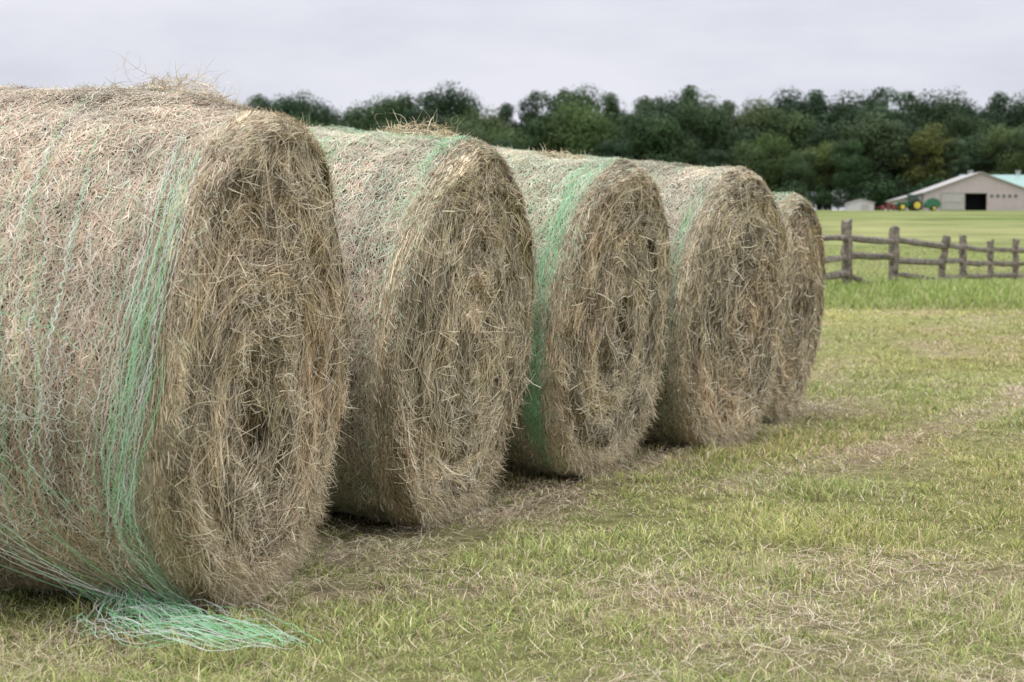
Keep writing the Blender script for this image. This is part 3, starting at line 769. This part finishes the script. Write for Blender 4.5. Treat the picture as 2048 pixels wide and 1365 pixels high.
poly_obj("wall", [[(-w, 0, -.5), (w, 0, -.5), (w, 0, 1.4), (0, 0, 1.95), (-w, 0, 1.4)], [(-w, 3.5, -.5), (w, 3.5, -.5), (w, 3.5, 1.4), (0, 3.5, 1.95), (-w, 3.5, 1.4)],
                  [(-w, 0, -.5), (-w, 3.5, -.5), (-w, 3.5, 1.4), (-w, 0, 1.4)], [(w, 0, -.5), (w, 3.5, -.5), (w, 3.5, 1.4), (w, 0, 1.4)]], M_shed, sd)
poly_obj("roof", slab((-w-.2, -.2, 1.42), (0, -.2, 2.05), (0, 3.7, 2.05), (-w-.2, 3.7, 1.42), .1)+slab((w+.2, -.2, 1.42), (0, -.2, 2.05), (0, 3.7, 2.05), (w+.2, 3.7, 1.42), .1), M_pale, sd)
boxes("door", [((.5, -.03, .55), (1.2, .08, 1.3))], M_pale, sd, .01)

def wheel(name, c, r, wd, parent, rimm=M_ty):
    rt = bpy.data.objects.new(name, None); COL.objects.link(rt); rt.parent = parent; rt.location = c
    bm = bmesh.new(); prof = [(r*.66, -wd/2), (r*.93, -wd/2), (r, -wd*.3), (r, wd*.3), (r*.93, wd/2), (r*.66, wd/2)]
    n = 28; rings = []
    for k in range(n):
        an = k*2*math.pi/n; lug = 1+.03*(k % 2)
        rings.append([bm.verts.new((math.cos(an)*pr*lug, py, math.sin(an)*pr*lug)) for pr, py in prof])
    for k in range(n):
        a = rings[k]; b = rings[(k+1) % n]
        for j in range(6): bm.faces.new((a[j], a[(j+1) % 6], b[(j+1) % 6], b[j]))
    me = bpy.data.meshes.new("tyre"); bm.to_mesh(me); bm.free(); me.materials.append(M_tyre); add_obj("tyre", me, rt)
    bm = bmesh.new()
    bmesh.ops.create_cone(bm, cap_ends=True, segments=24, radius1=r*.67, radius2=r*.67, depth=wd*.8, matrix=Matrix.Rotation(math.pi/2, 4, 'X'))
    bmesh.ops.create_cone(bm, cap_ends=True, segments=16, radius1=r*.2, radius2=r*.16, depth=wd*1.05, matrix=Matrix.Rotation(math.pi/2, 4, 'X'))
    me = bpy.data.meshes.new("rim"); bm.to_mesh(me); bm.free(); me.materials.append(rimm); add_obj("rim", me, rt)
tr = bpy.data.objects.new("tractor", None); COL.objects.link(tr); tr.location = (bx_(1796), BD-8, float(terr(bx_(1796), BD-8))); tr.rotation_euler = (0, 0, .15)
tr["label"] = "green farm tractor with yellow wheels parked beside the barn"; tr["category"] = "tractor"
boxes("hood", [((-1.1, 0, 1.15), (1.9, .75, .6)), ((-.9, 0, .75), (2.2, .5, .35)), ((-2.1, 0, 1.05), (.15, .6, .55))], M_tg, tr, .08)
boxes("cab_frame", [((.45, sy*.62, 1.9), (.1, .08, 1.3)) for sy in (-1, 1)]+[((1.3, sy*.62, 1.9), (.1, .08, 1.3)) for sy in (-1, 1)]+[((-.1, sy*.62, 1.9), (.1, .08, 1.3)) for sy in (-1, 1)]+[((.6, 0, 2.62), (1.7, 1.5, .18)), ((.75, 0, 1.1), (1.3, 1.0, .45))], M_tg, tr, .03)
boxes("cab_glass", [((.6, 0, 1.92), (1.3, 1.16, 1.15))], M_glass, tr, .02)
boxes("exhaust", [((-.6, .2, 1.85), (.09, .09, .9))], M_tyre, tr, .02)
for sy in (-1, 1):
    wheel("wheel", (.95, sy*.95, .92), .92, .48, tr); wheel("wheel", (-1.55, sy*.8, .62), .62, .34, tr)
    boxes("fender", [((.95, sy*.9, 1.90), (1.2, .45, .07)), ((.32, sy*.9, 1.66), (.08, .45, .4))], M_tg, tr, .02)
bl = bpy.data.objects.new("baler", None); COL.objects.link(bl); bl.location = (bx_(1843), BD-7, float(terr(bx_(1843), BD-7))); bl["label"] = "green round hay baler parked by the barn wall"; bl["category"] = "farm machine"
bm = bmesh.new(); pts = [(-1.3, .5), (-1.4, 1.2), (-.9, 1.9), (0, 2.15), (.9, 1.9), (1.35, 1.2), (1.1, .5), (0, .35)]
f1 = [bm.verts.new((x, -.7, z)) for x, z in pts]; f2 = [bm.verts.new((x, .7, z)) for x, z in pts]
bm.faces.new(f1); bm.faces.new(f2[::-1])
for k in range(8): bm.faces.new((f1[k], f2[k], f2[(k+1) % 8], f1[(k+1) % 8]))
bmesh.ops.bevel(bm, geom=bm.edges[:], offset=.06, segments=2, affect='EDGES')
me = bpy.data.meshes.new("body"); bm.to_mesh(me); bm.free(); me.materials.append(M_tg); add_obj("body", me, bl)
boxes("drawbar", [((-2.0, 0, .6), (1.6, .15, .15)), ((-2.7, 0, .35), (.1, .1, .6))], M_tg, bl, .02)
for sy in (-1, 1): wheel("wheel", (.1, sy*.9, .42), .42, .3, bl)
ri = bpy.data.objects.new("hay_rake", None); COL.objects.link(ri); ri.location = (bx_(1754), BD-8, float(terr(bx_(1754), BD-8))+.05); ri["label"] = "red hay rake implement parked on the field edge"; ri["category"] = "farm machine"
boxes("frame", [((0, 0, .80), (2.6, .2, .22)), ((0, .6, .6), (2.4, .15, .2)), ((-.9, .3, .68), (.15, .8, .15)), ((.9, .3, .68), (.15, .8, .15)), ((.3, -.1, 1.05), (.8, .5, .45)), ((-1.5, .2, .5), (.8, .15, .15))], M_tr, ri, .02)
for x_ in (-.95, 0, .95): wheel("rotor", (x_, -.35, .50), .50, .12, ri, M_tr)

# ------------------------------------------------------------ world, light
W = bpy.data.worlds.new("World"); S.world = W; W.use_nodes = True; nt = W.node_tree
bg = nt.nodes["Background"]; out = nt.nodes["World Output"]
sky = nt.nodes.new("ShaderNodeTexSky"); sky.sky_type = 'NISHITA'; sky.sun_disc = False
SE, SA = math.radians(66), math.radians(225)
sky.sun_elevation = SE; sky.sun_rotation = SA
nt.links.new(sky.outputs[0], bg.inputs[0]); bg.inputs[1].default_value = .08
tc = nt.nodes.new("ShaderNodeTexCoord"); mp = nt.nodes.new("ShaderNodeMapping"); mp.inputs["Scale"].default_value = (1.6, 1.6, 6)
nz = nt.nodes.new("ShaderNodeTexNoise"); nz.inputs["Scale"].default_value = 2.2; nz.inputs["Detail"].default_value = 5; nz.inputs["Roughness"].default_value = .55
cr = nt.nodes.new("ShaderNodeValToRGB"); cr.color_ramp.elements[0].position = .36; cr.color_ramp.elements[0].color = (.69, .71, .80, 1)
cr.color_ramp.elements[1].position = .62; cr.color_ramp.elements[1].color = (.85, .85, .93, 1)
nt.links.new(tc.outputs["Generated"], mp.inputs[0]); nt.links.new(mp.outputs[0], nz.inputs["Vector"]); nt.links.new(nz.outputs["Fac"], cr.inputs[0])
b2 = nt.nodes.new("ShaderNodeBackground"); nt.links.new(cr.outputs[0], b2.inputs[0])
sx = nt.nodes.new("ShaderNodeSeparateXYZ"); nt.links.new(tc.outputs["Generated"], sx.inputs[0])
mr = nt.nodes.new("ShaderNodeMapRange"); mr.inputs[1].default_value = .14; mr.inputs[2].default_value = 1.0; mr.inputs[3].default_value = 1.0; mr.inputs[4].default_value = 3.1
nt.links.new(sx.outputs["Z"], mr.inputs[0]); nt.links.new(mr.outputs[0], b2.inputs[1])
mx = nt.nodes.new("ShaderNodeMixShader"); mx.inputs[0].default_value = .93
nt.links.new(bg.outputs[0], mx.inputs[1]); nt.links.new(b2.outputs[0], mx.inputs[2]); nt.links.new(mx.outputs[0], out.inputs[0])
sl = bpy.data.lights.new("sun", 'SUN'); sl.energy = .9; sl.angle = math.radians(35); sl.color = (1, .92, .80)
so = bpy.data.objects.new("sun", sl); COL.objects.link(so)
sv = Vector((math.sin(SA)*math.cos(SE), math.cos(SA)*math.cos(SE), math.sin(SE)))
so.rotation_euler = sv.to_track_quat('Z', 'Y').to_euler()

# ------------------------------------------------------------ camera
cam = bpy.data.cameras.new("camera"); co = bpy.data.objects.new("camera", cam); COL.objects.link(co)
cam.sensor_width = 36; cam.lens = FPX/2048*36; cam.clip_end = 3000; cam.clip_start = .05
co.location = (0, 0, CH); co.rotation_euler = (math.radians(90)-math.atan((682.5-HY)/FPX), 0, 0)
cam.dof.use_dof = True; cam.dof.focus_distance = 6.0; cam.dof.aperture_fstop = 5.6
S.camera = co
S.view_settings.view_transform = 'Standard'; S.view_settings.look = 'None'; S.view_settings.exposure = 0
